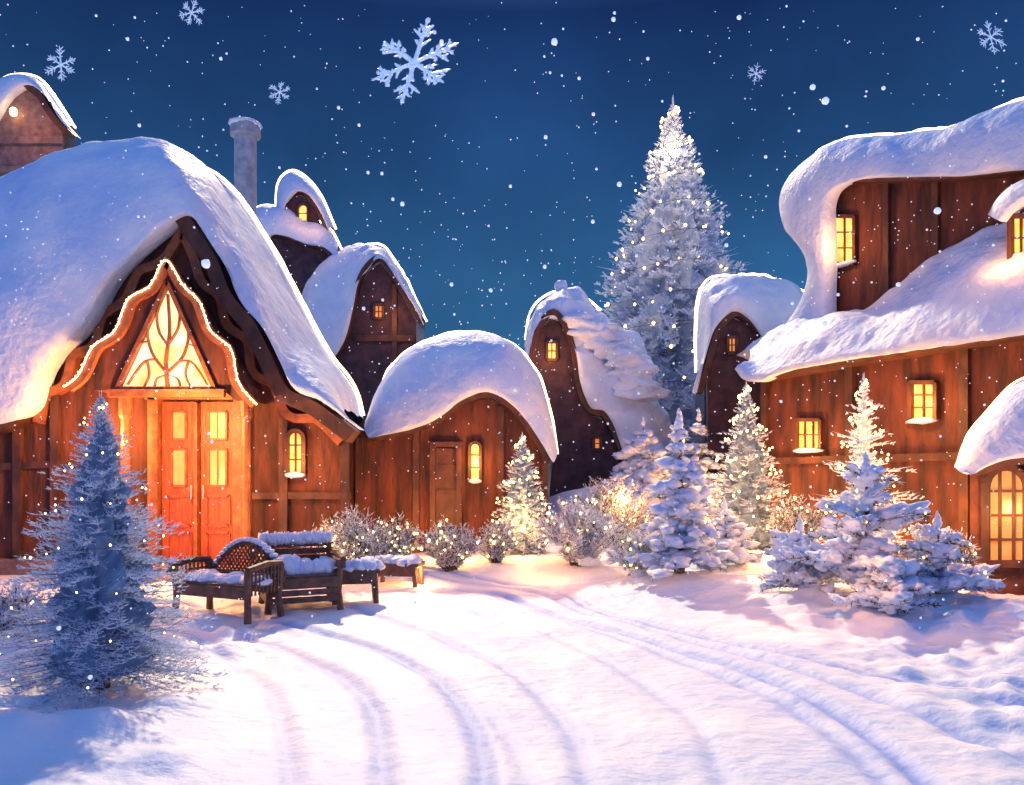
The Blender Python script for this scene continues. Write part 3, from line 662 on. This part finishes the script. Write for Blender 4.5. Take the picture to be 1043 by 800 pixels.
def speck(o,p,r): o.location=p; o.scale=(r,r,r); tag(o,'tiny round snow speck falling through the night air','snowflake','falling snow specks')
for k in range(300):
    if k<len(BIG): px,py,rp=BIG[k]; Yd=U(4,5.5) if py<500 else 3.5
    else: px,py=U(0,1043),(U(0,640) if k%3 else U(200,560)); rp=U(1.0,2.3)*(1.4 if random.random()<.18 else 1); Yd=U(3.5,9)
    o=first if k==0 else first.copy()
    if k: C.objects.link(o)
    speck(o,P(px,py,Yd),rp*.5*Yd/F*1.15)
fs=MB()
for k in range(2200):
    Yd=U(5,16); py=U(-30,640) if k%2 else U(200,600); p=P(U(-60,1100),py,Yd)
    if p.z<.1: continue
    r=U(.4,1.1)*.66*Yd/F*1.2; fs.ico(p,(r,r,r),ICO1)
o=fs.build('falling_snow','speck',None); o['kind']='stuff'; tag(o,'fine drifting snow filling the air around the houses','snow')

# ---------------- lights ----------------
point(P(178,425,11.6),260,(1,.44,.12)); point(P(95,440,12.1),190); point(P(205,530,11.3),150,(1,.42,.12))
point(P(130,490,11.0),110); point(P(302,470,12.5),34); point(P(345,550,12.3),100)
point(P(484,470,15.1),30); point(P(455,555,13.6),120); point(P(530,530,13.9),100); point(P(400,550,14.0),90)
point(P(561,365,20.4),30); point(P(595,515,17.0),80); point(P(635,510,15.2),130)
point(P(735,500,16.8),90)
point(pr.pt(826,450,.5),60); point(pr.pt(943,415,.5),60); point(pr.pt(870,540,.8),170); point(pr.pt(790,548,.8),130); point(pr.pt(1000,520,.8),80)
point(pu.pt(870,250,.7),36); point(pd.pt(1040,260,.5),26); point(P(880,440,10.7),90); point(P(915,520,10.4),110)
point(pe.pt(1022,520,.6),50); point(P(395,320,22.3),26); point(P(316,214,23.8),24); point(P(22,120,23),34)
point(P(684,140,27.4),220,(1,.62,.32)); point(P(684,220,25.0),160,(1,.62,.32)); point(P(752,470,12.9),110); point(P(770,540,12.6),70)
point(P(560,560,11.8),30); point(P(860,560,8.2),26); point(P(430,585,11.6),30); point(P(165,400,7.4),26)

sun=bpy.data.lights.new('low_sun','SUN'); sun.energy=4.0; sun.angle=R(1.2); sun.color=(1,.75,.48)
so=bpy.data.objects.new('sun',sun); C.objects.link(so); so.rotation_euler=Vector((.17,-1,-.80)).to_track_quat('-Z','Y').to_euler()

# ---------------- world ----------------
w=bpy.data.worlds.new('World'); bpy.context.scene.world=w; w.use_nodes=True; nt=w.node_tree; n=nt.nodes; l=nt.links
bg=n['Background']; tc=n.new('ShaderNodeTexCoord'); sp=n.new('ShaderNodeSeparateXYZ'); l.new(tc.outputs['Generated'],sp.inputs[0])
rp=n.new('ShaderNodeValToRGB'); cr=rp.color_ramp; cr.elements[0].position=0; cr.elements[0].color=(.04,.165,.34,1); cr.elements[1].position=.22; cr.elements[1].color=(.026,.115,.275,1)
for p_,c_ in ((.36,(.016,.068,.20)),(.50,(.008,.03,.12)),(.72,(.14,.29,.70))):
    e=cr.elements.new(p_); e.color=(*c_,1)
l.new(sp.outputs['Z'],rp.inputs[0])
nz=n.new('ShaderNodeTexNoise'); nz.inputs['Scale'].default_value=3.5; nz.inputs['Detail'].default_value=8; l.new(tc.outputs['Generated'],nz.inputs['Vector'])
mr=n.new('ShaderNodeMapRange'); mr.inputs['From Min'].default_value=.3; mr.inputs['From Max'].default_value=.7; mr.inputs['To Min'].default_value=.74; mr.inputs['To Max'].default_value=1.25; l.new(nz.outputs['Fac'],mr.inputs['Value'])
mu=n.new('ShaderNodeMix'); mu.data_type='RGBA'; mu.blend_type='MULTIPLY'; mu.inputs['Factor'].default_value=1
l.new(rp.outputs[0],mu.inputs['A']); l.new(mr.outputs[0],mu.inputs['B'])
mb=n.new('ShaderNodeMapRange'); mb.inputs['From Min'].default_value=.15; mb.inputs['From Max'].default_value=-.5; l.new(sp.outputs['Y'],mb.inputs['Value'])
mx=n.new('ShaderNodeMix'); mx.data_type='RGBA'; l.new(mb.outputs[0],mx.inputs['Factor']); l.new(mu.outputs['Result'],mx.inputs['A']); mx.inputs['B'].default_value=(.12,.25,.66,1)  # unseen sky overhead and behind the camera brightened as blue fill
l.new(mx.outputs['Result'],bg.inputs['Color']); bg.inputs['Strength'].default_value=1

sc=bpy.context.scene; sc.view_settings.view_transform='Standard'; sc.view_settings.look='None'; sc.view_settings.exposure=0
cam=bpy.data.cameras.new('camera'); co=bpy.data.objects.new('camera',cam); C.objects.link(co); co.location=(0,0,CH); co.rotation_euler=(R(90),0,0)
cam.sensor_width=36; cam.lens=36*F/1043; cam.shift_y=(HY-400)/1043; cam.clip_end=400; cam.clip_start=.05; sc.camera=co
